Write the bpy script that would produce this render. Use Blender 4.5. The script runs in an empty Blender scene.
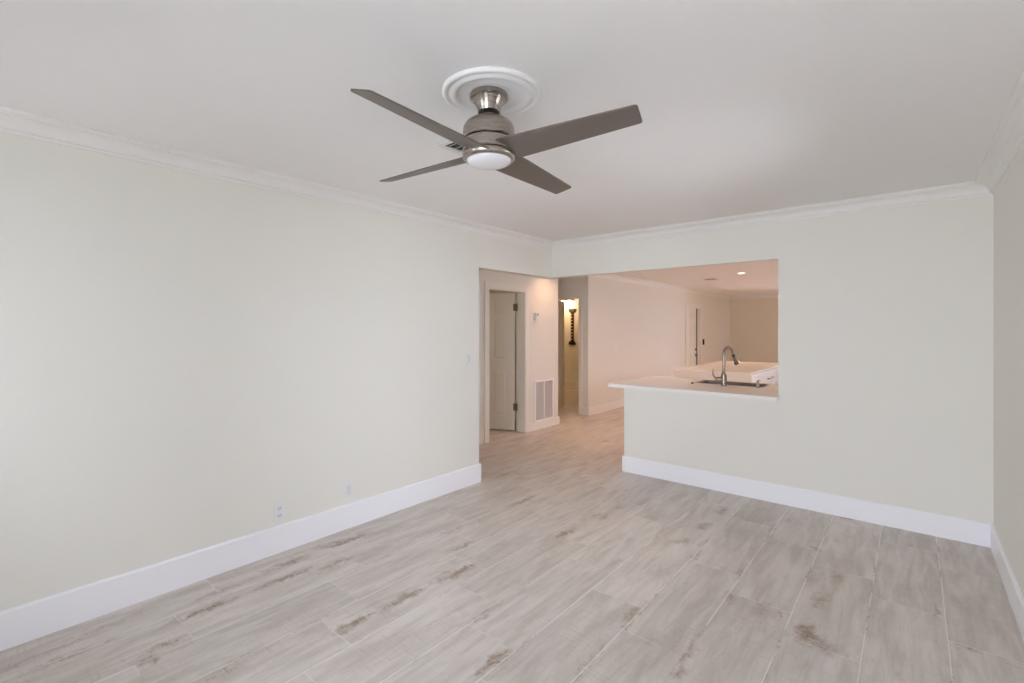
import bpy, bmesh, math, random
from mathutils import Vector, Matrix
random.seed(4)
SC = bpy.context.scene
COL = SC.collection
R = math.radians

# ------------------------------------------------------------------ camera, sky, exposure
cam_d = bpy.data.cameras.new('camera')
cam_d.sensor_fit = 'HORIZONTAL'
cam_d.sensor_width = 36.0
cam_d.lens = 478.7 / 1024.0 * 36.0
cam_d.shift_y = -(341.5 - 329.28) / 1024.0
cam_d.clip_start = 0.05
cam = bpy.data.objects.new('camera', cam_d)
COL.objects.link(cam)
cam.location = (3.1766, -4.5068, 1.455)
cam.rotation_euler = (R(90), 0, R(39.95))
SC.camera = cam

SKY_STRENGTH = 13.8
SKY_COLOR = (0.86, 0.93, 1.06)
CAN_POWER = 16.0
CAN_COLOR = (1.0, 0.54, 0.31)
world = bpy.data.worlds.new('overcast_sky')
SC.world = world
world.use_nodes = True
bg = world.node_tree.nodes['Background']
bg.inputs[0].default_value = (*SKY_COLOR, 1)
bg.inputs[1].default_value = SKY_STRENGTH

SC.view_settings.view_transform = 'Standard'
SC.view_settings.look = 'None'
SC.view_settings.gamma = 1.0
SC.view_settings.use_curve_mapping = False
SC.view_settings.exposure = 0.0
try:
    SC.cycles.max_bounces = 24
    SC.cycles.diffuse_bounces = 16
    SC.cycles.glossy_bounces = 6
    SC.cycles.transparent_max_bounces = 12
    SC.cycles.sample_clamp_indirect = 8.0
    SC.cycles.caustics_reflective = False
    SC.cycles.caustics_refractive = False
    SC.cycles.use_denoising = True
except Exception:
    pass

def portal(name, loc, rot, sx, sy):
    d = bpy.data.lights.new(name, 'AREA')
    d.shape = 'RECTANGLE'; d.size = sx; d.size_y = sy
    d.cycles.is_portal = True
    o = bpy.data.objects.new(name, d); COL.objects.link(o)
    o.location = loc; o.rotation_euler = rot
    return o

# ------------------------------------------------------------------ node helpers / materials
class NT:
    def __init__(s, name):
        s.m = bpy.data.materials.new(name); s.m.use_nodes = True
        s.t = s.m.node_tree; s.t.nodes.clear()
        s.out = s.t.nodes.new('ShaderNodeOutputMaterial')
    def n(s, typ, **kw):
        nd = s.t.nodes.new(typ)
        for k, v in kw.items(): setattr(nd, k, v)
        return nd
    def l(s, a, b): s.t.links.new(a, b)
    def put(s, sock, v):
        if isinstance(v, bpy.types.NodeSocket): s.l(v, sock)
        else: sock.default_value = v
    def math(s, op, a, b=None, c=None, clamp=False):
        nd = s.n('ShaderNodeMath', operation=op, use_clamp=clamp)
        s.put(nd.inputs[0], a)
        if b is not None: s.put(nd.inputs[1], b)
        if c is not None: s.put(nd.inputs[2], c)
        return nd.outputs[0]
    def mix(s, f, a, b, mode='MIX'):
        nd = s.n('ShaderNodeMix', data_type='RGBA', blend_type=mode)
        s.put(nd.inputs[0], f)
        s.put(nd.inputs[6], a if isinstance(a, bpy.types.NodeSocket) else (*a, 1))
        s.put(nd.inputs[7], b if isinstance(b, bpy.types.NodeSocket) else (*b, 1))
        return nd.outputs[2]
    def remap(s, v, a, b, c=0., d=1., smooth=True):
        nd = s.n('ShaderNodeMapRange', interpolation_type='SMOOTHSTEP' if smooth else 'LINEAR')
        s.put(nd.inputs[0], v)
        for i, x in enumerate((a, b, c, d)): nd.inputs[i + 1].default_value = x
        return nd.outputs[0]
    def noise(s, vec, scale, detail=3., rough=.55, dist=0.):
        nd = s.n('ShaderNodeTexNoise')
        s.put(nd.inputs['Vector'], vec)
        nd.inputs['Scale'].default_value = scale
        nd.inputs['Detail'].default_value = detail
        nd.inputs['Roughness'].default_value = rough
        nd.inputs['Distortion'].default_value = dist
        return nd.outputs[0]
    def coord(s, scale=(1, 1, 1), which='Object'):
        tc = s.n('ShaderNodeTexCoord')
        mp = s.n('ShaderNodeMapping')
        mp.inputs['Scale'].default_value = scale
        s.l(tc.outputs[which], mp.inputs[0])
        return mp.outputs[0]
    def bsdf(s, color, rough=.5, metal=0., bump=None, bump_s=.1, bump_d=.002, spec=None, coat=0.):
        b = s.n('ShaderNodeBsdfPrincipled')
        s.put(b.inputs['Base Color'], color if isinstance(color, bpy.types.NodeSocket) else (*color, 1))
        s.put(b.inputs['Roughness'], rough)
        b.inputs['Metallic'].default_value = metal
        if spec is not None: b.inputs['Specular IOR Level'].default_value = spec
        b.inputs['Coat Weight'].default_value = coat
        if bump is not None:
            bp = s.n('ShaderNodeBump')
            bp.inputs['Strength'].default_value = bump_s
            bp.inputs['Distance'].default_value = bump_d
            s.l(bump, bp.inputs['Height'])
            s.l(bp.outputs[0], b.inputs['Normal'])
        s.l(b.outputs[0], s.out.inputs[0])
        return s.m

def paint(name, col, rough=.6, tex=90., bs=.06, var=.02):
    s = NT(name)
    v = s.coord()
    big = s.noise(v, 1.3, 2.)
    c2 = tuple(max(0, c * (1 - var)) for c in col)
    c = s.mix(big, col, c2)
    return s.bsdf(c, rough, bump=s.noise(v, tex, 2.), bump_s=bs, bump_d=.001)

def brushed(name, col, rough=.3, scale=(2, 2, 160)):
    s = NT(name)
    v = s.coord(scale)
    n = s.noise(v, 6., 3.)
    c = s.mix(n, col, tuple(x * .82 for x in col))
    r = s.remap(n, .2, .8, rough * .8, rough * 1.25)
    return s.bsdf(c, r, 1.0)

def plain(name, col, rough=.45, var=.06, sc=14., metal=0.):
    s = NT(name)
    n = s.noise(s.coord(), sc, 3.)
    return s.bsdf(s.mix(n, col, tuple(x * (1 - var) for x in col)), rough, metal)

def emit(name, col, strength):
    s = NT(name)
    e = s.n('ShaderNodeEmission')
    n = s.noise(s.coord(), 30., 1.)
    c = s.mix(n, col, tuple(x * .93 for x in col))
    s.l(c, e.inputs[0]); e.inputs[1].default_value = strength
    s.l(e.outputs[0], s.out.inputs[0])
    return s.m

M = {}
M['wall'] = paint('wall_paint_off_white', (.81, .795, .74), .62)
M['ceiling'] = paint('ceiling_paint', (.84, .825, .82), .7, 60., .08)
M['trim'] = paint('trim_gloss_white', (.91, .91, .95), .32, 30., .02, .01)
M['crown'] = paint('crown_white', (.83, .82, .795), .45, 30., .02, .01)
M['trim_cream'] = paint('trim_cream', (.84, .825, .78), .4, 30., .02, .01)
M['door'] = paint('door_cream_paint', (.82, .80, .74), .38, 40., .03, .01)
M['nickel'] = brushed('brushed_nickel', (.43, .385, .335), .27)
M['tap_metal'] = brushed('tap_nickel', (.36, .30, .255), .25)
M['dark_metal'] = plain('dark_metal', (.035, .03, .028), .4, .2, 40., .6)
M['steel'] = brushed('stainless_steel', (.16, .135, .115), .35, (60, 4, 4))
M['plate'] = plain('white_plastic', (.80, .79, .80), .35, .02)
M['plate_gray'] = plain('grey_plastic', (.72, .71, .705), .4, .03)
M['slot'] = plain('dark_slot', (.22, .20, .19), .6, .1)
M['grille'] = plain('grille_paint', (.72, .70, .69), .4, .03)
M['filter'] = plain('grey_filter', (.55, .52, .50), .8, .08, 60.)
M['duct_shade'] = plain('dark_duct_shade', (.05, .05, .052), .7, .2)
M['opal'] = plain('opal_glass', (.80, .80, .83), .25, .02)
M['blackish'] = plain('black_plastic', (.012, .011, .011), .4, .2)
M['medallion'] = paint('medallion_plaster', (.86, .85, .84), .5, 40., .03, .01)
M['cabinet'] = paint('cabinet_white_paint', (.90, .90, .92), .3, 30., .02, .01)
M['concrete'] = paint('patio_concrete', (.76, .75, .72), .8, 20., .2, .1)
M['khaki'] = paint('khaki_end_wall', (.76, .72, .61), .62)  # darker, yellower tone for the far end wall
M['bronze'] = plain('hinge_bronze', (.25, .19, .14), .35, .2, 40., .8)
M['carved'] = plain('carved_dark_wood', (.035, .014, .008), .45, .4, 50.)
M['bead'] = plain('pale_bead', (.80, .72, .60), .25, .05)
M['lamp_lens'] = emit('lit_lens', (1.0, .86, .70), 9.)
M['lamp_bulb'] = emit('lit_bulb_glass', (1.0, .82, .55), 8.)

# quartz
s = NT('quartz_white')
v = s.coord()
q = s.remap(s.noise(v, 140., 3.), .55, .75)
M['quartz'] = s.bsdf(s.mix(q, (.90, .885, .865), (.84, .82, .79)), .16)

# fan blade: grey brown satin with a faint lengthwise grain
s = NT('blade_grey_brown')
v = s.coord((2.0, 40., 2.))
g = s.noise(v, 3., 4.)
M['blade'] = s.bsdf(s.mix(g, (.155, .127, .108), (.126, .102, .085)), .42)

# window glass: clear, lets the daylight through
s = NT('window_glass')
tr = s.n('ShaderNodeBsdfTransparent'); gl = s.n('ShaderNodeBsdfGlossy')
gl.inputs['Roughness'].default_value = .02
fr = s.n('ShaderNodeFresnel'); fr.inputs[0].default_value = 1.45
mx = s.n('ShaderNodeMixShader')
s.l(fr.outputs[0], mx.inputs[0]); s.l(tr.outputs[0], mx.inputs[1]); s.l(gl.outputs[0], mx.inputs[2])
s.l(mx.outputs[0], s.out.inputs[0])
M['glass'] = s.m

# ---- floor: whitewashed wood-look planks, 0.305 x 0.915, quarter offset per row
PW, PL, PX, PY, PS = .301, .903, -.009, -3.518, -.2250
STAINS = [  # x, y, half width, half length, strength : worn-through patches of the finish
    (807, 634, .050, .10, 1.0), (822, 645, .07, .07, .55), (820, 601, .035, .09, .62), (838, 578, .03, .07, .55),
    (846, 518, .07, .03, .75), (938, 612, .010, .10, .55), (948, 540, .012, .10, .40), (966, 647, .05, .03, .5),
    (722, 511, .035, .09, .75), (702, 526, .045, .09, .65), (684, 541, .045, .07, .6), (694, 556, .02, .08, .55),
    (740, 573, .018, .08, .5), (770, 531, .018, .16, .5), (815, 549, .03, .03, .55), (620, 507, .03, .08, .5),
    (604, 517, .03, .08, .5), (566, 533, .028, .12, .95), (597, 515, .025, .09, .6), (464, 546, .015, .14, .7),
    (454, 529, .03, .15, .5), (503, 475, .04, .18, .5), (525, 500, .02, .2, .6), (583, 464, .04, .12, .55),
    (605, 441, .03, .12, .6), (600, 458, .035, .12, .55), (462, 571, .035, .12, .95), (444, 577, .04, .10, .6),
    (406, 598, .035, .12, .85), (389, 606, .04, .08, .55), (487, 613, .02, .14, .55), (493, 662, .03, .10, .75),
    (347, 541, .03, .17, .95), (330, 545, .05, .14, .5), (290, 562, .04, .16, .75), (283, 579, .03, .18, .8),
    (338, 563, .03, .16, .7), (356, 622, .03, .10, .95), (340, 630, .03, .07, .8), (205, 610, .03, .16, .95),
    (228, 588, .03, .14, .5), (160, 646, .03, .06, .75), (150, 660, .05, .05, .6), (632, 614, .022, .10, .7),
    (625, 626, .015, .08, .6), (730, 597, .03, .06, .6), (689, 655, .02, .10, .7), (678, 672, .03, .05, .6),
    (765, 612, .06, .07, .35), (650, 642, .03, .06, .3), (782, 614, .008, .012, .8), (60, 660, .03, .2, .5),
    (40, 655, .02, .25, .4), (110, 625, .03, .25, .35), (620, 560, .01, .03, .4), (790, 520, .02, .08, .3),
    (690, 468, .05, .12, .3), (960, 575, .03, .1, .25), (905, 590, .05, .15, .25), (230, 668, .06, .2, .4),
    (480, 520, .05, .2, .35), (550, 470, .05, .2, .35), (595, 655, .015, .12, .45), (580, 672, .015, .1, .5),
]
def floor_pt(px, py):
    u = (px - 511.8) / 478.7; w = -(py - 329.28) / 478.7
    sa, ca = math.sin(R(39.95)), math.cos(R(39.95))
    t = -1.455 / w
    return (3.1766 + t * (u * ca - sa), -4.5068 + t * (u * sa + ca))

s = NT('whitewashed_plank_floor')
tc = s.n('ShaderNodeTexCoord'); P = tc.outputs['Object']
sep = s.n('ShaderNodeSeparateXYZ'); s.l(P, sep.inputs[0])
X, Y = sep.outputs[0], sep.outputs[1]
rx = s.math('DIVIDE', s.math('SUBTRACT', X, PX), PW)
row = s.math('FLOOR', rx)
fx = s.math('FRACT', rx)
ry = s.math('DIVIDE', s.math('SUBTRACT', s.math('SUBTRACT', Y, PY), s.math('MULTIPLY', row, PS)), PL)
seg = s.math('FLOOR', ry)
fy = s.math('FRACT', ry)
cmb = s.n('ShaderNodeCombineXYZ'); s.l(row, cmb.inputs[0]); s.l(seg, cmb.inputs[1])
wn = s.n('ShaderNodeTexWhiteNoise', noise_dimensions='2D'); s.l(cmb.outputs[0], wn.inputs['Vector'])
rnd = wn.outputs['Value']; rcol = wn.outputs['Color']
off = s.n('ShaderNodeVectorMath', operation='SCALE'); s.l(rcol, off.inputs[0]); off.inputs['Scale'].default_value = 37.
pv = s.n('ShaderNodeVectorMath', operation='ADD'); s.l(P, pv.inputs[0]); s.l(off.outputs[0], pv.inputs[1])
def stretch(sx, sy):
    mp = s.n('ShaderNodeMapping'); mp.inputs['Scale'].default_value = (sx, sy, 1)
    s.l(pv.outputs[0], mp.inputs[0]); return mp.outputs[0]
grain = s.noise(stretch(15., 2.2), 1., 6., .66, .5)
fine = s.noise(stretch(120., 7.), 1., 3., .6)
cloud = s.noise(stretch(5.5, 1.7), 1., 4., .6, .4)
saw = s.noise(stretch(9., 85.), 1., 3., .65)          # cross-grain saw marks
speck = s.noise(stretch(60., 28.), 1., 2., .7)
light = (.68, .628, .582); mid = (.505, .455, .410)
col = s.mix(s.remap(grain, .30, .72), light, mid)
col = s.mix(s.math('MULTIPLY', s.remap(fine, .45, .8), .30), col, (.46, .41, .375))
col = s.mix(s.math('MULTIPLY', s.remap(cloud, .5, .75), .40), col, (.71, .68, .665))
ton = s.remap(rnd, 0., 1., .94, 1.04, smooth=False)
tcol = s.n('ShaderNodeCombineColor')
for i in range(3): s.l(ton, tcol.inputs[i])
col = s.mix(1.0, col, tcol.outputs[0], 'MULTIPLY')
# worn patches
nd = s.n('ShaderNodeTexNoise'); nd.inputs['Scale'].default_value = 13.; nd.inputs['Detail'].default_value = 4.; nd.inputs['Roughness'].default_value = .65
s.l(P, nd.inputs['Vector'])
nv = s.n('ShaderNodeVectorMath', operation='SUBTRACT'); s.l(nd.outputs['Color'], nv.inputs[0]); nv.inputs[1].default_value = (.5, .5, .5)
nm = s.n('ShaderNodeVectorMath', operation='MULTIPLY'); s.l(nv.outputs[0], nm.inputs[0]); nm.inputs[1].default_value = (.13, .26, 0)
na = s.n('ShaderNodeVectorMath', operation='ADD'); s.l(P, na.inputs[0]); s.l(nm.outputs[0], na.inputs[1])
PW_ = na.outputs[0]
acc = None
for (px, py, hx, hy, st) in STAINS:
    cx, cy = floor_pt(px, py)
    mp = s.n('ShaderNodeMapping')
    mp.vector_type = 'POINT'
    mp.inputs['Scale'].default_value = (1 / hx, 1 / hy, 0)
    mp.inputs['Location'].default_value = (-cx / hx, -cy / hy, 0)
    s.l(PW_, mp.inputs[0])
    ln = s.n('ShaderNodeVectorMath', operation='LENGTH'); s.l(mp.outputs[0], ln.inputs[0])
    k = s.remap(ln.outputs['Value'], 1.5, .1, 0., st)
    acc = k if acc is None else s.math('MAXIMUM', acc, k)
rag = s.math('ADD', s.math('MULTIPLY', saw, .75), s.math('MULTIPLY', speck, .55))
rag = s.remap(rag, .40, .90)
wear = s.remap(s.math('ADD', acc, s.math('MULTIPLY', s.math('SUBTRACT', rag, .5), 1.05)), .22, 1.25)
wear = s.math('MULTIPLY', wear, s.remap(acc, .02, .22))
soft = s.math('MULTIPLY', acc, s.remap(s.noise(stretch(30., 14.), 1., 4., .65), .28, .64, .28, .95))
wear = s.math('MAXIMUM', wear, soft, clamp=True)
# faint random wear along the planks
gw = s.math('MULTIPLY', s.remap(cloud, .60, .30, 0., 1.), s.remap(speck, .52, .72, 0., .55))
gw = s.math('MULTIPLY', gw, s.remap(saw, .45, .7))
wear = s.math('MAXIMUM', wear, s.math('MULTIPLY', gw, .95))
col = s.mix(wear, col, (.27, .185, .125))
hard = s.math('MULTIPLY', s.remap(acc, .35, 1.0), s.remap(speck, .60, .70))
col = s.mix(s.math('MULTIPLY', hard, .45), col, (.12, .08, .055))
saw2 = s.noise(stretch(7., 130.), 1., 4., .7)
chat = s.math('MULTIPLY', s.remap(saw2, .50, .74), s.remap(cloud, .62, .40))
col = s.mix(s.math('MULTIPLY', chat, .42), col, (.34, .27, .22))
dots = s.math('MULTIPLY', s.remap(s.noise(stretch(95., 40.), 1., 2., .75), .66, .74), s.remap(cloud, .58, .42))
col = s.mix(s.math('MULTIPLY', dots, .45), col, (.22, .15, .11))
# joints
ex = s.math('MULTIPLY', s.math('MINIMUM', fx, s.math('SUBTRACT', 1., fx)), PW)
ey = s.math('MULTIPLY', s.math('MINIMUM', fy, s.math('SUBTRACT', 1., fy)), PL)
e = s.math('MINIMUM', ex, ey)
joint = s.math('MAXIMUM', s.remap(ex, .0032, .0014), s.math('MULTIPLY', s.remap(ey, .0030, .0014), .55))
jn = s.noise(P, 3.2, 3.)
jcol = s.mix(s.remap(jn, .52, .68), (.84, .815, .785), (.42, .36, .31))
dirt = s.math('MULTIPLY', s.remap(ex, .013, .002), s.math('MULTIPLY', s.remap(speck, .52, .66), s.remap(jn, .42, .58)))
col = s.mix(s.math('MULTIPLY', dirt, .65), col, (.24, .16, .11))
col = s.mix(s.math('MULTIPLY', joint, .75), col, jcol)
hgt = s.math('SUBTRACT', s.math('MULTIPLY', grain, .25), joint)
rough = s.remap(grain, .2, .8, .36, .50)
M['floor'] = s.bsdf(col, rough, bump=hgt, bump_s=.35, bump_d=.0015)

# ------------------------------------------------------------------ geometry helpers
def finish(bm, smooth=None):
    bmesh.ops.recalc_face_normals(bm, faces=bm.faces)
    if smooth is not None:
        for f in bm.faces: f.smooth = True
        for e in bm.edges:
            if len(e.link_faces) == 2 and e.calc_face_angle(0) > R(smooth): e.smooth = False

def obj(name, bm, mat, parent=None, loc=None, smooth=None):
    finish(bm, smooth)
    me = bpy.data.meshes.new(name); bm.to_mesh(me); bm.free()
    for m in (mat if isinstance(mat, (list, tuple)) else [mat]): me.materials.append(M[m] if isinstance(m, str) else m)
    o = bpy.data.objects.new(name, me); COL.objects.link(o)
    if parent is not None: o.parent = parent
    if loc is not None: o.location = loc
    return o

def box(bm, x0, x1, y0, y1, z0, z1, bev=0., mi=0):
    b = bmesh.new()
    vs = [b.verts.new((x, y, z)) for x in (x0, x1) for y in (y0, y1) for z in (z0, z1)]
    for f in ((0, 1, 3, 2), (4, 6, 7, 5), (0, 4, 5, 1), (2, 3, 7, 6), (0, 2, 6, 4), (1, 5, 7, 3)):
        b.faces.new([vs[i] for i in f])
    bmesh.ops.recalc_face_normals(b, faces=b.faces)
    if bev: bmesh.ops.bevel(b, geom=list(b.edges), offset=bev, segments=2, affect='EDGES', profile=.6)
    for f in b.faces: f.material_index = mi
    join(bm, b)
    return bm

def join(dst, src, mat=None):
    if mat is not None: bmesh.ops.transform(src, matrix=mat, verts=src.verts)
    me = bpy.data.meshes.new('tmp'); src.to_mesh(me); src.free()
    dst.from_mesh(me); bpy.data.meshes.remove(me)

def lathe(bm, prof, n=48, cx=0, cy=0, mi=0):
    """prof: (radius, z) from one end to the other, round the z axis"""
    rings = []
    for r, z in prof:
        if r < 1e-6: rings.append([bm.verts.new((cx, cy, z))])
        else: rings.append([bm.verts.new((cx + r * math.cos(2 * math.pi * i / n), cy + r * math.sin(2 * math.pi * i / n), z)) for i in range(n)])
    for a, b in zip(rings, rings[1:]):
        for i in range(n):
            j = (i + 1) % n
            if len(a) == 1 and len(b) == 1: continue
            if len(a) == 1: f = bm.faces.new((a[0], b[i], b[j]))
            elif len(b) == 1: f = bm.faces.new((a[i], a[j], b[0]))
            else: f = bm.faces.new((a[i], a[j], b[j], b[i]))
            f.material_index = mi
    return bm

def tube(bm, pts, rad, n=16, caps=True):
    pts = [Vector(p) for p in pts]
    rads = rad if isinstance(rad, (list, tuple)) else [rad] * len(pts)
    tang = [(pts[min(i + 1, len(pts) - 1)] - pts[max(i - 1, 0)]).normalized() for i in range(len(pts))]
    up = Vector((0, 0, 1)) if abs(tang[0].z) < .9 else Vector((1, 0, 0))
    nrm = (up - tang[0] * up.dot(tang[0])).normalized()
    rings = []
    for p, t, r in zip(pts, tang, rads):
        nrm = (nrm - t * nrm.dot(t)).normalized(); bi = t.cross(nrm)
        rings.append([bm.verts.new(p + (nrm * math.cos(a) + bi * math.sin(a)) * r) for a in (2 * math.pi * k / n for k in range(n))])
    for a, b in zip(rings, rings[1:]):
        for i in range(n):
            bm.faces.new((a[i], a[(i + 1) % n], b[(i + 1) % n], b[i]))
    if caps: bm.faces.new(rings[0]); bm.faces.new(rings[-1][::-1])
    return bm

def sweep(bm, prof, path, closed=False):
    """Profile (out, z) swept along a horizontal path with mitred corners; 'out' is to the left of travel."""
    P2 = [Vector(p) for p in path]; n = len(P2); rings = []
    for i in range(n):
        d0 = (P2[i] - P2[i - 1]).normalized() if i > 0 else (P2[1] - P2[0]).normalized()
        d1 = (P2[i + 1] - P2[i]).normalized() if i < n - 1 else d0
        n0 = Vector((-d0.y, d0.x)); n1 = Vector((-d1.y, d1.x))
        m = (n0 + n1).normalized(); m = m / max(.2, m.dot(n0))
        rings.append([bm.verts.new((P2[i].x + m.x * o, P2[i].y + m.y * o, z)) for o, z in prof])
    k = len(prof)
    for a, b in zip(rings, rings[1:]):
        for i in range(k):
            bm.faces.new((a[i], a[(i + 1) % k], b[(i + 1) % k], b[i]))
    bm.faces.new(rings[0]); bm.faces.new(rings[-1][::-1])
    return bm

def prism(bm, poly, z0, z1, bev=0.):
    b = bmesh.new()
    lo = [b.verts.new((x, y, z0)) for x, y in poly]; hi = [b.verts.new((x, y, z1)) for x, y in poly]
    n = len(poly)
    b.faces.new(lo[::-1]); b.faces.new(hi)
    for i in range(n): b.faces.new((lo[i], lo[(i + 1) % n], hi[(i + 1) % n], hi[i]))
    bmesh.ops.recalc_face_normals(b, faces=b.faces)
    if bev: bmesh.ops.bevel(b, geom=list(b.edges), offset=bev, segments=2, affect='EDGES')
    join(bm, b); return bm

def struct(name, bm, mat, parent=None, smooth=None):
    o = obj(name, bm, mat, parent, smooth=smooth)
    if parent is None: o['kind'] = 'structure'
    return o

def thing(name, label, cat, loc=(0, 0, 0), rotz=0., group=None):
    o = bpy.data.objects.new(name, None); COL.objects.link(o)
    o.empty_display_size = .1
    o.location = loc; o.rotation_euler = (0, 0, rotz)
    o['label'] = label; o['category'] = cat
    if group: o['group'] = group
    return o

def tag(o, label, cat, group=None):
    o['label'] = label; o['category'] = cat
    if group: o['group'] = group
    return o

def dup(root, loc, rotz=None, label=None):
    def cp(o, par):
        c = o.copy(); COL.objects.link(c)
        if par is not None: c.parent = par
        for ch in o.children: cp(ch, c)
        return c
    r = cp(root, None); r.location = loc
    if rotz is not None: r.rotation_euler = (0, 0, rotz)
    if label: r['label'] = label
    return r

H = 2.44
HB = 2.047          # underside of the dropped headers
B = bmesh.new

# ------------------------------------------------------------------ the setting
struct('floor', box(B(), -4.72, 3.708, -5.8, 10.77, -.10, 0), 'floor')
struct('ceiling', box(B(), -4.72, 3.708, -5.8, 10.77, H, H + .12), 'ceiling')

b = B(); box(b, -.12, 0, -5.68, -1.205, 0, H); box(b, -.12, 0, -1.205, .12, HB, H)
struct('wall_left', b, 'wall')
b = B(); box(b, 0, 2.311, 0, .12, HB, H); box(b, 2.311, 3.588, 0, .12, 0, H); box(b, .904, 2.311, 0, .12, 0, .866)
struct('wall_far', b, 'wall')

W1 = (-2.20, -1.40, 1.0, 1.85)     # y0, y1, z0, z1 of an unseen right-wall window, sized for its light
b = B()
W3 = (1.80, 2.60, 1.15, 1.95)      # unseen kitchen window further on, placed for daylight on the island
W5 = (-5.25, -4.40, .25, .98)     # unseen one beside the camera, added to brighten the left baseboard
box(b, 3.588, 3.708, -5.68, W5[0], 0, H); box(b, 3.588, 3.708, W5[1], W1[0], 0, H)
box(b, 3.588, 3.708, W5[0], W5[1], 0, W5[2]); box(b, 3.588, 3.708, W5[0], W5[1], W5[3], H)
box(b, 3.588, 3.708, W1[1], W3[0], 0, H); box(b, 3.588, 3.708, W3[1], 10.65, 0, H)
box(b, 3.588, 3.708, W3[0], W3[1], 0, W3[2]); box(b, 3.588, 3.708, W3[0], W3[1], W3[3], H)
box(b, 3.588, 3.708, W1[0], W1[1], 0, W1[2]); box(b, 3.588, 3.708, W1[0], W1[1], W1[3], H)
struct('wall_right', b, 'wall')

D0 = (2.02, 3.30, .0, 2.10)         # x0, x1, z0, z1 of the unseen sliding door behind the camera, sized for daylight
b = B()
W4 = (.35, 1.05, 1.00, 1.95)       # small unseen window beside it, added for its share of daylight
box(b, -.12, W4[0], -5.8, -5.68, 0, H); box(b, W4[1], D0[0], -5.8, -5.68, 0, H)
box(b, W4[0], W4[1], -5.8, -5.68, 0, W4[2]); box(b, W4[0], W4[1], -5.8, -5.68, W4[3], H); box(b, D0[1], 3.708, -5.8, -5.68, 0, H); box(b, D0[0], D0[1], -5.8, -5.68, D0[3], H)
struct('wall_back', b, 'wall')

HX = -1.015                         # face of the hall and dining wall
b = B()
box(b, -1.165, HX, -1.9, .020, 0, H); box(b, -1.165, HX, .787, 1.606, 0, H); box(b, -1.165, HX, .020, .787, 1.988, H)
struct('wall_hall', b, 'wall')
struct('wall_passage', box(B(), -4.6, -1.165, 1.486, 1.606, 0, H), 'wall')
b = B()
box(b, -4.6, -1.80, 2.495, 2.615, 0, H); box(b, -1.185, HX, 2.495, 2.615, 0, H); box(b, -1.80, -1.185, 2.495, 2.615, 2.0, H)
struct('wall_bath', b, 'wall')
DY0, DY1 = 7.085, 8.005
b = B()
box(b, -1.165, HX, 2.615, DY0, 0, H); box(b, -1.165, HX, DY1, 10.65, 0, H); box(b, -1.165, HX, DY0, DY1, 2.0, H)
struct('wall_dining', b, 'wall')
W2 = (1.35, 3.25, .50, 2.10)        # window in the far end wall, out of sight to the right, sized for its daylight
b = B()
box(b, -1.165, W2[0], 10.65, 10.77, 0, H); box(b, W2[1], 3.708, 10.65, 10.77, 0, H)
box(b, W2[0], W2[1], 10.65, 10.77, 0, W2[2]); box(b, W2[0], W2[1], 10.65, 10.77, W2[3], H)
struct('wall_end', b, 'khaki')
struct('wall_bath_rear', box(B(), -4.6, -1.165, 6.0, 6.12, 0, H), 'wall')
struct('wall_west', box(B(), -4.72, -4.6, -2.02, 6.12, 0, H), 'wall')
struct('wall_south', box(B(), -4.6, -.12, -2.02, -1.9, 0, H), 'wall')

# unseen ground outside the windows, kept pale to bounce light onto the ceilings
struct('ground', box(B(), -14, 14, -16, 22, -.30, -.10), 'concrete')

# baseboards: flat board with an eased top edge
def bprof(h=.165, t=.016): return [(0, 0), (t, 0), (t, h - .008), (t - .006, h), (0, h)]
def baseboard(name, path, h=.165, t=.016, mat='trim'):
    return struct(name, sweep(B(), bprof(h, t), path), mat)
# 'out' is to the left of travel
baseboard('baseboard_left', [(-.12, -1.205), (0, -1.205), (0, -5.68)][::1], .175)
baseboard('baseboard_far', [(3.588, 0), (.904, 0), (.904, .12)], .155)
baseboard('baseboard_right', [(3.588, -5.68), (3.588, 0)], .155)
baseboard('baseboard_hall', [(-1.35, 1.606), (HX, 1.606), (HX, .864)], .115, mat='trim_cream')
baseboard('baseboard_dining', [(HX, 6.995), (HX, 2.495), (-1.185, 2.495)], .13, mat='trim_cream')
baseboard('baseboard_dining_end', [(3.588, 10.65), (HX, 10.65), (HX, 8.095)], .13, mat='trim_cream')
baseboard('baseboard_bath', [(-1.165, 6.0), (-4.6, 6.0), (-4.6, 2.615)], .13, mat='trim_cream')
baseboard('baseboard_back_left', [(0, -5.68), (D0[0] - .08, -5.68)], .165)

# crown mouldings
def crown_prof(h=.088, p=.095):
    pts = [(0, H), (0, H - h), (.010, H - h), (.012, H - h + .012), (.022, H - h + .016)]
    for i in range(7):
        a = i / 6 * math.pi / 2
        pts.append((.022 + (p - .036) * (1 - math.cos(a)), H - h + .018 + (h - .040) * math.sin(a)))
    pts += [(p - .012, H - .016), (p, H - .012), (p, H)]
    return pts
struct('trim_1', sweep(B(), crown_prof(), [(3.588, -5.68), (3.588, 0), (0, 0), (0, -5.68)]), 'crown')
struct('trim_2', sweep(B(), crown_prof(.09, .07), [(3.588, 10.65), (HX, 10.65), (HX, 2.495), (-1.3, 2.495)]), 'crown')

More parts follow.
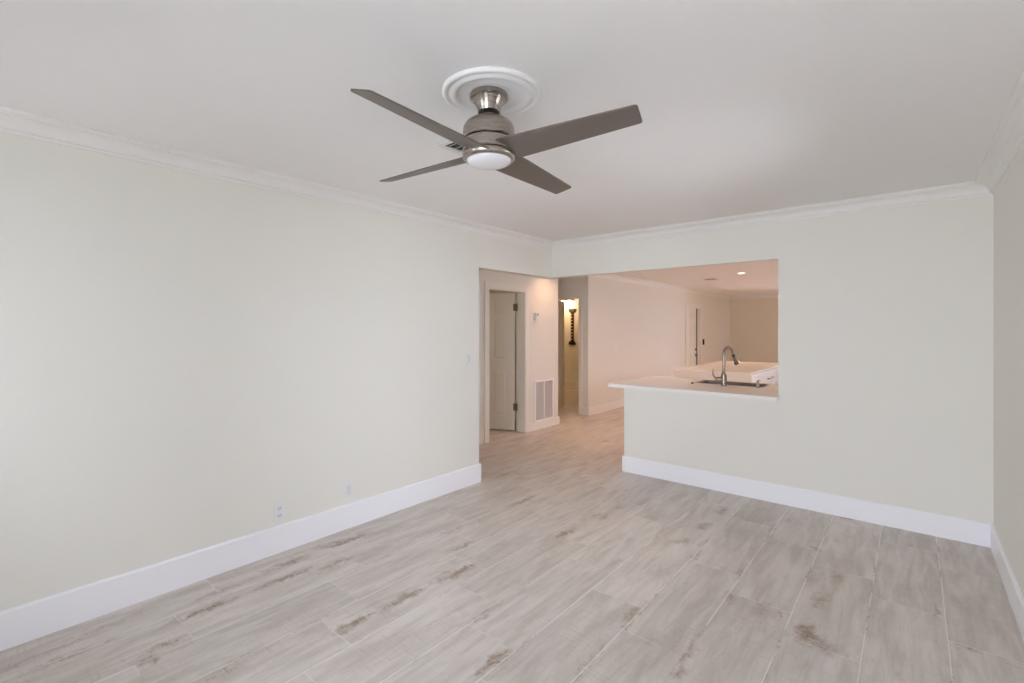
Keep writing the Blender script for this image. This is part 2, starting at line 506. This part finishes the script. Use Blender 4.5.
# ------------------------------------------------------------------ unseen windows, placed and sized for the light they give
def glazed(name, axis, c, a0, a1, z0, z1, mull=1, slider=False):
    """axis 'x': wall at x=c running in y; axis 'y': wall at y=c running in x (c = centre of the wall)"""
    def bb(bm, u0, u1, w0, w1, q0, q1):
        if axis == 'x': box(bm, w0, w1, u0, u1, q0, q1, .003)
        else: box(bm, u0, u1, w0, w1, q0, q1, .003)
    f = B(); t = .05
    bb(f, a0, a1, c - .05, c + .05, z0, z0 + t); bb(f, a0, a1, c - .05, c + .05, z1 - t, z1)
    bb(f, a0, a0 + t, c - .05, c + .05, z0 + t, z1 - t); bb(f, a1 - t, a1, c - .05, c + .05, z0 + t, z1 - t)
    for i in range(mull):
        m = a0 + (a1 - a0) * (i + 1) / (mull + 1)
        bb(f, m - .025, m + .025, c - .035, c + .035, z0 + t, z1 - t)
    o = struct(name, f, 'trim')
    for i in range(mull + 1):
        u0 = a0 + (a1 - a0) * i / (mull + 1); u1 = a0 + (a1 - a0) * (i + 1) / (mull + 1)
        g = B(); bb(g, u0 + .03, u1 - .03, c - .004, c + .004, z0 + .04, z1 - .04)
        struct('window_pane', g, 'glass', o)
    return o
glazed('window_1', 'x', 3.648, *W1, mull=0)
glazed('added_window_5', 'x', 3.648, *W5, mull=0)
glazed('added_window_4', 'y', -5.74, *W4, mull=0)
glazed('door_4', 'y', -5.74, *D0, mull=0)
glazed('window_3', 'x', 3.648, *W3, mull=1)
glazed('window_2', 'y', 10.71, *W2, mull=1)
portal('daylight_right_window', (3.728, (W1[0] + W1[1]) / 2, (W1[2] + W1[3]) / 2), (0, R(90), 0), W1[3] - W1[2], W1[1] - W1[0])
portal('daylight_added_side_window', (3.728, (W5[0] + W5[1]) / 2, (W5[2] + W5[3]) / 2), (0, R(90), 0), W5[3] - W5[2], W5[1] - W5[0])
portal('daylight_kitchen_window', (3.728, (W3[0] + W3[1]) / 2, (W3[2] + W3[3]) / 2), (0, R(90), 0), W3[3] - W3[2], W3[1] - W3[0])
portal('daylight_added_back_window', ((W4[0] + W4[1]) / 2, -5.82, (W4[2] + W4[3]) / 2), (R(90), 0, 0), W4[1] - W4[0], W4[3] - W4[2])
portal('daylight_sliding_door', ((D0[0] + D0[1]) / 2, -5.82, 1.05), (R(90), 0, 0), D0[1] - D0[0], 2.1)
portal('daylight_end_window', ((W2[0] + W2[1]) / 2, 10.79, (W2[2] + W2[3]) / 2), (R(-90), 0, 0), W2[1] - W2[0], W2[3] - W2[2])

# ------------------------------------------------------------------ doors
def panel_door(bm, w, h, t=.035):
    """Six-panel leaf in the x-z plane from x=0..w, front faces at y=+-t/2, panels sunk with a raised field."""
    box(bm, 0, w, -t / 2 + .007, t / 2 - .007, 0, h)
    st, mid = .115, .10
    pw = (w - 2 * st - mid) / 2
    rails = [(0, .20), (.86 * h / 2, .86 * h / 2 + .16), (h - .40, h - .30), (h - .11, h)]
    for sy in (-1, 1):
        y0, y1 = (t / 2 - .0071, t / 2) if sy > 0 else (-t / 2, -t / 2 + .0071)
        for x0, x1 in ((0, st), (w - st, w), (st + pw, st + pw + mid)): box(bm, x0, x1, y0, y1, 0, h)
        for z0, z1 in rails:
            for k in (0, 1):
                xa = st + k * (pw + mid); box(bm, xa, xa + pw, y0, y1, z0, z1)
        for (za, zb) in zip(rails, rails[1:]):
            for k in (0, 1):
                xa = st + k * (pw + mid)
                i = .028
                q = bmesh.new()
                o_ = [(xa + i * .5, za[1] + i * .5), (xa + pw - i * .5, za[1] + i * .5), (xa + pw - i * .5, zb[0] - i * .5), (xa + i * .5, zb[0] - i * .5)]
                n_ = [(xa + i * 1.4, za[1] + i * 1.4), (xa + pw - i * 1.4, za[1] + i * 1.4), (xa + pw - i * 1.4, zb[0] - i * 1.4), (xa + i * 1.4, zb[0] - i * 1.4)]
                yb = sy * (t / 2 - .0075); yt = sy * (t / 2 - .001)
                A = [q.verts.new((x, yb, z)) for x, z in o_]; C_ = [q.verts.new((x, yt, z)) for x, z in n_]
                for j in range(4): q.faces.new((A[j], A[(j + 1) % 4], C_[(j + 1) % 4], C_[j]))
                q.faces.new(C_); q.faces.new(A[::-1])
                join(bm, q)
    return bm

def casing(name, axis, c, sgn, a0, a1, ztop, w=.07, t=.016, jamb=.15, mat='trim'):
    """door casing on the face at c, protruding toward sgn, plus the jamb lining through the wall"""
    b = B()
    def bb(u0, u1, d0, d1, z0, z1, bev=.003):
        lo, hi = sorted((c + sgn * d0, c + sgn * d1))
        if axis == 'x': box(b, lo, hi, u0, u1, z0, z1, bev)
        else: box(b, u0, u1, lo, hi, z0, z1, bev)
    bb(a0 - w, a0, 0, t, 0, ztop + w); bb(a1, a1 + w, 0, t, 0, ztop + w); bb(a0, a1, 0, t, ztop, ztop + w)
    bb(a0, a0 + .012, -jamb, t * .6, 0, ztop, 0); bb(a1 - .012, a1, -jamb, t * .6, 0, ztop, 0); bb(a0 + .012, a1 - .012, -jamb, t * .6, ztop - .012, ztop, 0)
    return struct(name, b, mat)

# hall door, standing open into the room beyond
casing('trim_3', 'x', HX, 1, .020, .787, 1.988, .075, mat='trim_cream')
dr = struct('door_1', panel_door(B(), .745, 1.955), 'door')
DR_ROT = R(203)
dr.location = (-1.180, .759, .018); dr.rotation_euler = (0, 0, DR_ROT)
for hz in (.28, 1.70):
    b = B(); tube(b, [(0, 0, 0), (0, 0, .10)], .009, 12)
    box(b, -.030, -.008, .004, .008, 0, .10); box(b, .004, .034, -.003, .003, 0, .10)
    o = struct('hinge', b, 'bronze', dr); o.location = (-.014, .020, hz)
b = B()
lathe(b, [(0, .065), (.020, .062), (.027, .050), (.024, .036), (.012, .028), (.012, .010), (.030, .008), (.030, 0), (0, 0)], 24)
bmesh.ops.transform(b, matrix=Matrix.Rotation(R(-90), 4, 'X'), verts=b.verts)
o = struct('door_knob', b, 'nickel', dr, smooth=40); o.location = (.68, .0175, .93)

# door at the far end of the dining wall
casing('trim_4', 'x', HX, 1, DY0, DY1, 2.0, .085, mat='trim_cream')
d2 = struct('door_2', panel_door(B(), .69, 1.97), 'door')
d2.location = (-1.053, DY0 + .014, .014); d2.rotation_euler = (0, 0, R(90))
b = B(); box(b, .692, .795, -.012, .020, 0, 1.97); struct('dark_gap_strip', b, 'blackish', d2)  # black strip stands in for the shaded gap beside the leaf
b = B(); box(b, .797, .922, -.015, .012, 0, 1.97); struct('jamb_post', b, 'door', d2)
b = B(); lathe(b, [(0, .055), (.022, .052), (.030, .038), (.014, .026), (.014, .008), (.034, .006), (.034, 0), (0, 0)], 20)
bmesh.ops.transform(b, matrix=Matrix.Rotation(R(90), 4, 'X'), verts=b.verts)
o = struct('door_knob', b, 'bronze', d2, smooth=40); o.location = (.64, -.0175, .785)
b = B(); lathe(b, [(0, .030), (.020, .028), (.026, .014), (.030, .006), (.030, 0), (0, 0)], 20)
bmesh.ops.transform(b, matrix=Matrix.Rotation(R(90), 4, 'X'), verts=b.verts)
o = struct('deadbolt', b, 'bronze', d2, smooth=40); o.location = (.64, -.0175, .935)

# bathroom door at the end of the passage, swung back into the room
casing('trim_5', 'y', 2.495, -1, -1.80, -1.185, 2.0, .06, .014, .12, mat='trim_cream')
d3 = struct('door_3', panel_door(B(), .59, 1.97), 'door')
d3.location = (-1.785, 2.63, .012); d3.rotation_euler = (0, 0, R(109))

# ------------------------------------------------------------------ ceiling fan and its medallion
FX, FY = 1.829, -3.028
FAN_X, FAN_Y = 1.820, -3.037
b = B()
lathe(b, [(0, H), (.205, H), (.207, H - .006), (.203, H - .013), (.194, H - .016), (.186, H - .014), (.181, H - .010), (.176, H - .010),
          (.168, H - .017), (.157, H - .019), (.147, H - .016), (.141, H - .010), (.134, H - .009), (.105, H - .007), (.098, H - .010), (.090, H - .008), (0, H - .008)], 72, FX, FY)
tag(obj('ceiling_medallion', b, 'medallion', smooth=50), 'round white plaster medallion on the ceiling above the fan', 'ceiling medallion')

fan = thing('ceiling_fan', 'brushed nickel ceiling fan with four grey-brown blades and a white light', 'ceiling fan', (FAN_X, FAN_Y, H - .008))
def fz(*prof): return [(r, z - (H - .008)) for r, z in prof]
obj('canopy', lathe(B(), fz((0, H - .008), (.078, H - .008), (.080, H - .012), (.080, H - .024), (.075, H - .029), (.070, H - .031), (.062, H - .042), (.052, H - .058), (.046, H - .074), (.043, H - .082), (0, H - .082))), 'nickel', fan, smooth=30)
obj('canopy_ring', lathe(B(), fz((0, 2.360), (.044, 2.360), (.046, 2.356), (.044, 2.352), (.041, 2.350), (.041, 2.341), (0, 2.341))), 'dark_metal', fan, smooth=30)
obj('neck', lathe(B(), fz((0, 2.342), (.042, 2.342), (.043, 2.339), (.041, 2.336), (.044, 2.334), (.044, 2.330), (0, 2.330))), 'nickel', fan, smooth=30)
obj('motor_housing', lathe(B(), fz((0, 2.334), (.046, 2.334), (.056, 2.331), (.080, 2.322), (.096, 2.310), (.105, 2.296), (.108, 2.280), (.108, 2.245), (.105, 2.242), (0, 2.242))), 'nickel', fan, smooth=35)
obj('upper_gap', lathe(B(), fz((0, 2.243), (.101, 2.243), (.101, 2.236), (0, 2.236))), 'dark_metal', fan, smooth=30)
obj('blade_band', lathe(B(), fz((0, 2.237), (.106, 2.237), (.108, 2.234), (.108, 2.192), (.106, 2.189), (0, 2.189))), 'nickel', fan, smooth=30)
obj('lower_gap', lathe(B(), fz((0, 2.190), (.101, 2.190), (.101, 2.183), (0, 2.183))), 'dark_metal', fan, smooth=30)
obj('light_rim', lathe(B(), fz((0, 2.184), (.108, 2.184), (.111, 2.181), (.111, 2.174), (.109, 2.167), (.104, 2.161), (.0955, 2.157), (.094, 2.164), (0, 2.164))), 'nickel', fan, smooth=35)
obj('light_glass', lathe(B(), fz((0, 2.163), (.0932, 2.163), (.0932, 2.158), (.090, 2.152), (.080, 2.146), (.062, 2.141), (.040, 2.138), (.018, 2.1365), (0, 2.136))), 'opal', fan, smooth=60)
BL_IN, BL_OUT, W_IN, W_OUT, BT = .085, .653, .140, .092, .006
b = B()
poly = [(BL_IN, -W_IN / 2), (BL_OUT - .012, -W_OUT / 2)]
for i in range(5):
    a = -math.pi / 2 + i / 4 * math.pi / 2
    poly.append((BL_OUT - .012 + .012 * math.cos(a), -W_OUT / 2 + .012 + .012 * math.sin(a)))
for i in range(5):
    a = i / 4 * math.pi / 2
    poly.append((BL_OUT - .020 + .010 * math.cos(a), W_OUT / 2 - .010 + .010 * math.sin(a)))
poly += [(BL_IN, W_IN / 2)]
prism(b, poly, -BT / 2, BT / 2)
blade = obj('blade', b, 'blade', fan)
BZ = 2.188 - (H - .008)
PITCH = R(15.5)
BASE = R(39.95)
for i, deg in enumerate((-35, 55, 145, 235)):
    o = blade
    if i:
        o = blade.copy(); COL.objects.link(o); o.parent = fan
    o.matrix_local = Matrix.Translation((0, 0, BZ)) @ Matrix.Rotation(BASE + R(deg), 4, 'Z') @ Matrix.Rotation(-PITCH, 4, 'X')

# ------------------------------------------------------------------ ceiling registers
def register(name, label, cx, cy, lx, ly, n, along='x', fr=.028, tilt=-28, sw=.42):
    t = thing(name, label, 'air vent', (cx, cy, H))
    f = B()
    for (x0, x1, y0, y1) in ((-lx / 2, lx / 2, -ly / 2, -ly / 2 + fr), (-lx / 2, lx / 2, ly / 2 - fr, ly / 2),
                             (-lx / 2, -lx / 2 + fr, -ly / 2 + fr, ly / 2 - fr), (lx / 2 - fr, lx / 2, -ly / 2 + fr, ly / 2 - fr)):
        box(f, x0, x1, y0, y1, -.009, 0, .002)
    obj('frame', f, 'grille', t)
    obj('duct_shade_sheet', box(B(), -lx / 2 + fr, lx / 2 - fr, -ly / 2 + fr, ly / 2 - fr, -.0015, 0), 'duct_shade', t)  # dark sheet on the ceiling stands for the shaded duct
    iy = ly - 2 * fr
    for k in range(n):
        y = -iy / 2 + iy * (k + .5) / n
        sl = B(); box(sl, -lx / 2 + fr, lx / 2 - fr, -iy / n * sw, iy / n * sw, -.0008, .0008)
        o = obj('slat', sl, 'grille', t); o.location = (0, y, -.0065); o.rotation_euler = (R(tilt), 0, 0)
    return t
register('ceiling_register', 'white louvred air vent in the ceiling just behind the fan', 1.398, -2.718, .33, .20, 3, fr=.034, tilt=35, sw=.17)
register('ceiling_register', 'small dark louvred air vent in the ceiling beyond the kitchen opening', .143, 5.186, .22, .22, 4, fr=.020, tilt=35, sw=.14)

# ------------------------------------------------------------------ recessed lights (lit, warm)
def can_light(loc, label, power=CAN_POWER, group=None):
    t = thing('recessed_light', label, 'ceiling light', loc, 0, group)
    obj('trim_ring', lathe(B(), [(.075, 0), (.078, -.003), (.074, -.007), (.058, -.008), (.054, -.004), (.054, 0)], 36), 'plate', t, smooth=40)
    obj('lens', lathe(B(), [(0, -.004), (.054, -.004), (.054, 0), (0, 0)], 36), 'lamp_lens', t)
    d = bpy.data.lights.new('recessed_lamp', 'AREA'); d.shape = 'DISK'; d.size = .10; d.energy = power; d.spread = R(125); d.color = CAN_COLOR
    o = bpy.data.objects.new('recessed_lamp', d); COL.objects.link(o); o.parent = t; o.location = (0, 0, -.010)
    return t
can_light((.873, 4.493, H), 'small lit recessed ceiling light seen through the kitchen opening', 12)
can_light((.60, 1.45, H), 'added unseen recessed ceiling light above the end of the sink counter', 6)  # unseen lamp put in for the warm kitchen light
can_light((2.45, 1.45, H), 'added recessed ceiling light above the sink, unseen behind the wall header', 5)  # added out of view to light the sink counter
can_light((-.66, 1.25, H), 'recessed ceiling light in the hall by the thermostat wall', 3.9)
can_light((1.75, 7.7, H), 'added unseen recessed ceiling light at the far end of the dining area', 36)  # added out of view to brighten the far end wall
can_light((.0, 2.8, H), 'added recessed ceiling light along the dining wall, unseen behind the header', 3)  # another unseen lamp, added for the dining wall

# ------------------------------------------------------------------ wall plates on the living room wall
def plate(name, label, cat, origin, rot, kind):
    """built facing +x with its back on x=0"""
    t = thing(name, label, cat, origin, rot)
    obj('cover_plate', box(B(), 0, .005, -.0365, .0365, -.058, .058, .002), 'plate', t)
    if kind == 'duplex':
        for dz in (-.024, .024):
            r = B(); 
            pl = [(math.cos(a) * .0165, max(-.0125, min(.0125, math.sin(a) * .0165))) for a in (2 * math.pi * k / 28 for k in range(28))]
            q = B(); prism(q, [(y, z) for y, z in pl], .0, .0035)
            bmesh.ops.transform(q, matrix=Matrix(((0, 0, 1, .0048), (1, 0, 0, 0), (0, 1, 0, dz), (0, 0, 0, 1))), verts=q.verts)
            sk = obj('socket', q, 'plate_gray', t)
            sl = B()
            for yy in (-.0062, .0062): box(sl, .0082, .0088, yy - .0013, yy + .0013, dz - .001, dz + .008)
            box(sl, .0082, .0088, -.002, .002, dz - .0095, dz - .0055)
            obj('socket_slots', sl, 'slot', sk)
        sc = B(); lathe(sc, [(0, .0015), (.003, .001), (.0035, 0), (0, 0)], 12)
        bmesh.ops.transform(sc, matrix=Matrix.Translation((.005, 0, 0)) @ Matrix.Rotation(R(90), 4, 'Y'), verts=sc.verts)
        obj('screw', sc, 'plate_gray', t)
    elif kind == 'rocker':
        obj('rocker', box(B(), .0045, .0085, -.0165, .0165, -.033, .033, .0015), 'plate_gray', t)
    elif kind == 'blank':
        obj('insert', box(B(), .0045, .0065, -.017, .017, -.034, .034, .001), 'plate_gray', t)
    return t
plate('wall_outlet', 'white duplex power outlet low on the left wall, nearer of two plates', 'power outlet', (0, -3.085, .262), 0, 'duplex')
plate('wall_outlet', 'flat white jack plate low on the left wall, to the right of the outlet', 'wall plate', (0, -2.584, .276), 0, 'blank')
plate('light_switch', 'white light switch on the left wall beside the hall opening', 'light switch', (0, -1.342, 1.184), 0, 'rocker')
plate('light_switch', 'left of the two pale switches on the dining wall beyond the opening', 'light switch', (HX, 3.495, 1.135), 0, 'rocker')
plate('light_switch', 'right of the two pale switches on the dining wall beyond the opening', 'light switch', (HX, 3.922, 1.123), 0, 'rocker')

# small dark keypad next to the far door
t = thing('door_keypad', 'small black wall control beside the far white door', 'wall control', (HX, 8.24, 1.125))
obj('body', box(B(), 0, .03, -.028, .028, -.075, .075, .006), 'blackish', t)
obj('display', box(B(), .029, .032, -.018, .018, .015, .05, .001), 'dark_metal', t)

# thermostat
t = thing('thermostat', 'small white thermostat on the hall wall right of the open door', 'thermostat', (HX, 1.024, 1.644))
obj('base_plate', box(B(), 0, .012, -.045, .045, -.055, .055, .003), 'plate', t)
obj('body', box(B(), .011, .034, -.036, .040, -.050, .050, .004), 'plate_gray', t)
obj('display', box(B(), .033, .0355, -.006, .030, .012, .034, .001), 'slot', t)
obj('button', box(B(), .033, .038, -.004, .026, -.028, -.014, .001), 'plate', t)

# return air grille
t = thing('return_air_grille', 'white louvred return air grille low on the hall wall', 'air vent', (HX, 1.232, .411))
gw_, gh_ = .474, .602
f = B(); fr = .026
box(f, 0, .014, -gw_ / 2, gw_ / 2, -gh_ / 2, -gh_ / 2 + fr, .003); box(f, 0, .014, -gw_ / 2, gw_ / 2, gh_ / 2 - fr, gh_ / 2, .003)
box(f, 0, .014, -gw_ / 2, -gw_ / 2 + fr, -gh_ / 2 + fr, gh_ / 2 - fr, .003); box(f, 0, .014, gw_ / 2 - fr, gw_ / 2, -gh_ / 2 + fr, gh_ / 2 - fr, .003)
obj('frame', f, 'trim', t)
obj('mullion', box(B(), .002, .0125, -.009, .009, -gh_ / 2 + fr, gh_ / 2 - fr, .001), 'trim', t)
obj('filter_backing', box(B(), 0, .002, -gw_ / 2 + fr, gw_ / 2 - fr, -gh_ / 2 + fr, gh_ / 2 - fr), 'filter', t)
NS = 30; ih = gh_ - 2 * fr
sb = B(); box(sb, -.006, .006, -gw_ / 2 + fr, gw_ / 2 - fr, -.0008, .0008)
sm = None
for k in range(NS):
    if sm is None: o = sm = obj('louvre', sb, 'grille', t)
    else: o = sm.copy(); COL.objects.link(o); o.parent = t
    o.location = (.0075, 0, -ih / 2 + ih * (k + .5) / NS); o.rotation_euler = (0, R(38), 0)

# ------------------------------------------------------------------ sink counter, sink and tap
CT, CB = .900, .868
SX0, SX1, SY0, SY1 = 1.44, 2.08, .53, .83
wt = thing('countertop', 'white quartz worktop with breakfast overhang on the half wall', 'countertop', (1.5, .35, CB))
b = B()
def slab_poly(x0, x1, y0, y1): return [(x0, y0), (x1, y0), (x1, y1), (x0, y1)]
outer = [(.793, -.13), (2.322, -.13), (2.322, -.001), (2.310, -.001), (2.310, .13), (3.57, .13), (3.57, .96), (.793, .96)]
inner = []
rr = .05
for (cx_, cy_, a0) in ((SX1 - rr, SY1 - rr, 0), (SX0 + rr, SY1 - rr, 90), (SX0 + rr, SY0 + rr, 180), (SX1 - rr, SY0 + rr, 270)):
    for i in range(6):
        a = R(a0 + 18 * i); inner.append((cx_ + rr * math.cos(a), cy_ + rr * math.sin(a)))
def holed(bm, outer, inner, z0, z1):
    for z in (z0, z1):
        vo = [bm.verts.new((x, y, z)) for x, y in outer]; vi = [bm.verts.new((x, y, z)) for x, y in inner]
        es = [bm.edges.new((vo[i], vo[(i + 1) % len(vo)])) for i in range(len(vo))]
        es += [bm.edges.new((vi[i], vi[(i + 1) % len(vi)])) for i in range(len(vi))]
        bmesh.ops.triangle_fill(bm, use_beauty=True, use_dissolve=True, edges=es)
        if z == z0: lo = (vo, vi)
        else: hi = (vo, vi)
    for a, c in ((lo[0], hi[0]), (lo[1], hi[1])):
        n = len(a)
        for i in range(n): bm.faces.new((a[i], a[(i + 1) % n], c[(i + 1) % n], c[i]))
holed(b, outer, inner, 0, CT - CB)
bmesh.ops.translate(b, vec=(-1.5, -.35, 0), verts=b.verts)
top = obj('slab', b, 'quartz', wt)

# base cabinets under the counter, fronts facing the kitchen
cab = thing('base_cabinet', 'white base cabinets under the sink counter, on the kitchen side', 'cabinet', (1.5, .13, 0))
b = B()
for bx in ((.92, 1.40, .135, .92, .09, .866), (2.12, 3.57, .135, .92, .09, .866), (1.40, 2.12, .135, .92, .09, .58), (.96, 3.55, .135, .86, 0, .09)):
    box(b, bx[0] - 1.5, bx[1] - 1.5, bx[2] - .13, bx[3] - .13, bx[4], bx[5])
obj('carcass', b, 'cabinet', cab)
for i in range(5):
    x0 = .925 + i * .528
    b = B(); box(b, x0 - 1.5, x0 + .520 - 1.5, .79, .81, .11, .85, .002)
    dd = obj('cabinet_door', b, 'cabinet', cab)
    b = B(); tube(b, [(x0 + .48 - 1.5, .81, .70), (x0 + .48 - 1.5, .84, .70), (x0 + .48 - 1.5, .84, .80), (x0 + .48 - 1.5, .81, .80)], .005, 10)
    obj('bar_handle', b, 'nickel', dd)

# undermount sink
sk = thing('kitchen_sink', 'stainless steel undermount sink set in the white worktop', 'sink', ((SX0 + SX1) / 2, (SY0 + SY1) / 2, CB - .23))
b = B()
cx_, cy_ = (SX0 + SX1) / 2, (SY0 + SY1) / 2
def ring(sc_, z, dz=0): return [((x - cx_) * sc_ + 0, (y - cy_) * sc_, z) for x, y in inner]
levels = [(1.035, .2630), (1.033, .2650), (.975, .2650), (.965, .2600), (.94, .05), (.93, .012), (.80, .004), (.10, 0.0)]
prev = None
for sc_, z in levels:
    cur = [b.verts.new(p) for p in ring(sc_, z)]
    if prev:
        for i in range(len(cur)): b.faces.new((prev[i], prev[(i + 1) % len(cur)], cur[(i + 1) % len(cur)], cur[i]))
    prev = cur
b.faces.new(prev)
obj('basin', b, 'steel', sk, smooth=50)
obj('drain', lathe(B(), [(.045, .004), (.045, .008), (.030, .009), (.026, .004), (0, .003)], 24), 'dark_metal', sk, smooth=40)

# kitchen tap
TX, TY = 1.759, .416
tap = thing('kitchen_faucet', 'tall brushed nickel gooseneck tap standing behind the sink', 'tap', (TX, TY, CT))
obj('base', lathe(B(), [(0, 0), (.030, 0), (.030, .006), (.026, .010), (.026, .10), (.022, .125), (.016, .14), (.014, .15), (0, .15)], 32), 'tap_metal', tap, smooth=35)
pts = [(0, 0, .14), (0, 0, .22), (0, 0, .305)]
rad_ = .066; ddx, ddy = .36, .933      # direction the spout leans over the sink
for i in range(1, 13):
    a = math.pi - i / 12 * R(166)
    k = rad_ + rad_ * math.cos(a)
    pts.append((ddx * k, ddy * k, 0.312 + rad_ * math.sin(a)))
dlast = (Vector(pts[-1]) - Vector(pts[-2])).normalized()
pts.append(tuple(Vector(pts[-1]) + dlast * .03))
obj('spout', tube(B(), pts, .0135, 20), 'tap_metal', tap, smooth=50)
e0 = Vector(pts[-1]); dv = (Vector(pts[-1]) - Vector(pts[-2])).normalized()
obj('hose_collar', tube(B(), [e0 - dv * .004, e0 + dv * .012], .0160, 20), 'dark_metal', tap, smooth=50)
e1 = e0 + dv * .012; dv = (dv + Vector((.10, .20, 0))).normalized()
obj('spray_head', tube(B(), [e1, e1 + dv * .02, e1 + dv * .05, e1 + dv * .085, e1 + dv * .092], [.0155, .0165, .020, .0245, .0220], 24), 'tap_metal', tap, smooth=50)
obj('handle_hub', tube(B(), [(-.015, -.005, .066), (-.068, -.024, .066), (-.076, -.027, .066)], [.023, .021, .016], 20), 'tap_metal', tap, smooth=50)
obj('lever', tube(B(), [(-.058, -.021, .072), (-.082, -.028, .084), (-.094, -.033, .112), (-.096, -.034, .148), (-.094, -.033, .162)], [.010, .009, .0075, .0065, .005], 14), 'tap_metal', tap, smooth=50)

sd = thing('soap_dispenser', 'short brushed nickel soap dispenser right of the sink tap', 'soap dispenser', (2.045, .485, CT))
obj('body', lathe(B(), [(0, 0), (.022, 0), (.022, .005), (.016, .008), (.016, .045), (.012, .050), (0, .050)], 28), 'tap_metal', sd, smooth=35)
obj('pump_nozzle', tube(B(), [(0, 0, .048), (0, 0, .062), (.004, .018, .066), (.012, .045, .060)], [.010, .010, .007, .005], 14), 'tap_metal', sd, smooth=50)
sb_ = thing('hole_cover', 'small round metal button on the worktop left of the tap', 'hole cover', (1.442, .444, CT))
obj('cap', lathe(B(), [(0, .009), (.012, .008), (.016, .004), (.016, 0), (0, 0)], 24), 'steel', sb_, smooth=40)
obj('button', lathe(B(), [(0, .013), (.006, .012), (.007, .008), (0, .008)], 16), 'dark_metal', sb_, smooth=40)

# ------------------------------------------------------------------ second counter
IX0, IX1, IY0, IY1 = .607, 1.603, 2.09, 4.34
ic = thing('island_cabinet', 'white drawer cabinet of the second counter behind the sink', 'cabinet', ((IX0 + IX1) / 2, (IY0 + IY1) / 2, 0))
mx_, my_ = (IX0 + IX1) / 2, (IY0 + IY1) / 2
b = B(); box(b, IX0 + .03 - mx_, IX1 - .022 - mx_, IY0 + .05 - my_, IY1 - .02 - my_, .09, .866); box(b, IX0 + .08 - mx_, IX1 - .08 - mx_, IY0 + .06 - my_, IY1 - .06 - my_, 0, .09)
obj('carcass', b, 'cabinet', ic)
for y0, dw in ((IY0 + .41, 1.25), (IY0 + 1.665, .575)):
    for (z0, z1) in ((.665, .855), (.395, .655), (.115, .385)):
        b = B(); box(b, IX1 - .021 - mx_, IX1 - .001 - mx_, y0 + .004 - my_, y0 + dw - .004 - my_, z0, z1, .002)
        dr_ = obj('drawer', b, 'cabinet', ic)
        yc = y0 + dw / 2 - my_; zc = (z0 + z1) / 2; hl = .14 if dw > 1 else .09; xf = IX1 - .0015 - mx_
        b = B(); tube(b, [(xf, yc - hl, zc), (xf + .026, yc - hl, zc), (xf + .026, yc + hl, zc), (xf, yc + hl, zc)], .006, 10)
        obj('bar_handle', b, 'dark_metal', dr_)
b = B(); box(b, IX1 - .021 - mx_, IX1 - .001 - mx_, IY0 + .05 - my_, IY0 + .406 - my_, .115, .855, .002)
obj('filler_panel', b, 'cabinet', ic)
it = thing('island_worktop', 'pale quartz top of the second counter behind the sink', 'countertop', (mx_, my_, .868))
b = B(); box(b, IX0 - mx_, IX1 - mx_, IY0 - my_, IY1 - my_, 0, .032, .002)
obj('slab', b, 'quartz', it)
b = B(); box(b, IX0 - mx_, IX1 - mx_, IY0 - my_, IY0 + .048 - my_, -.868, -.0005, .002)
obj('waterfall_end', b, 'quartz', it)

# ------------------------------------------------------------------ bathroom seen through the passage
vl = thing('vanity_light', 'glowing bathroom vanity light with frosted shades', 'wall light', (-3.788, 6.00, 2.12))
obj('back_plate', box(B(), -.26, .26, -.03, 0, .05, .13, .006), 'nickel', vl)
for dx_ in (-.18, 0, .18):
    sh = B(); lathe(sh, [(0, .055), (.042, .052), (.064, .030), (.080, -.055), (.070, -.058), (0, -.050)], 24)
    o = obj('shade', sh, 'lamp_bulb', vl, smooth=50); o.location = (dx_, -.12, .03)
    a_ = B(); tube(a_, [(dx_, -.02, .09), (dx_, -.08, .105), (dx_, -.12, .095), (dx_, -.12, .080)], .008, 10); obj('arm', a_, 'nickel', vl)
d = bpy.data.lights.new('vanity_lamp', 'POINT'); d.energy = 14; d.color = (1.0, .60, .30); d.shadow_soft_size = .12
o = bpy.data.objects.new('vanity_lamp', d); COL.objects.link(o); o.parent = vl; o.location = (0, -.42, -.05)

wh = thing('wall_hanging', 'tall dark carved wall hanging with pale beads below the bathroom light', 'wall decoration', (-3.581, 6.00, 1.52))
obj('spine', box(B(), -.040, .040, -.022, 0, -.42, .42, .004), 'carved', wh)
for dz in (-.42, .42):
    cb = B(); box(cb, -.085, .085, -.04, 0, -.045, .045, .012)
    sg = 1 if dz > 0 else -1
    tube(cb, [(-.085, -.02, 0), (-.095, -.02, sg * .04)], [.022, .012], 12); tube(cb, [(.085, -.02, 0), (.095, -.02, sg * .04)], [.022, .012], 12)
    o = obj('end_cap', cb, 'carved', wh); o.location = (0, 0, dz)
bd = None
for k in range(9):
    if bd is None:
        q = B(); lathe(q, [(0, .016), (.030, .010), (.036, 0), (.030, -.010), (0, -.016)], 20)
        o = bd = obj('bead', q, 'bead', wh, smooth=60)
    else: o = bd.copy(); COL.objects.link(o); o.parent = wh
    o.location = (-.012, -.040, -.32 + k * .08)

# unseen ceiling lamp, added to warm the open hall door from behind
bl = thing('added_ceiling_lamp', 'unseen round frosted ceiling lamp added to light the open hall door', 'ceiling light', (-2.5, -.45, H))
obj('base_ring', lathe(B(), [(0, 0), (.16, 0), (.16, -.025), (.150, -.03), (0, -.03)], 36), 'nickel', bl, smooth=40)
obj('glass_dome', lathe(B(), [(.148, -.03), (.14, -.055), (.10, -.085), (.05, -.097), (0, -.10)], 36), 'opal', bl, smooth=60)
d = bpy.data.lights.new('added_lamp', 'POINT'); d.energy = 8.5; d.color = (1.0, .74, .44); d.shadow_soft_size = .1
o = bpy.data.objects.new('added_lamp', d); COL.objects.link(o); o.parent = bl; o.location = (0, 0, -.22)
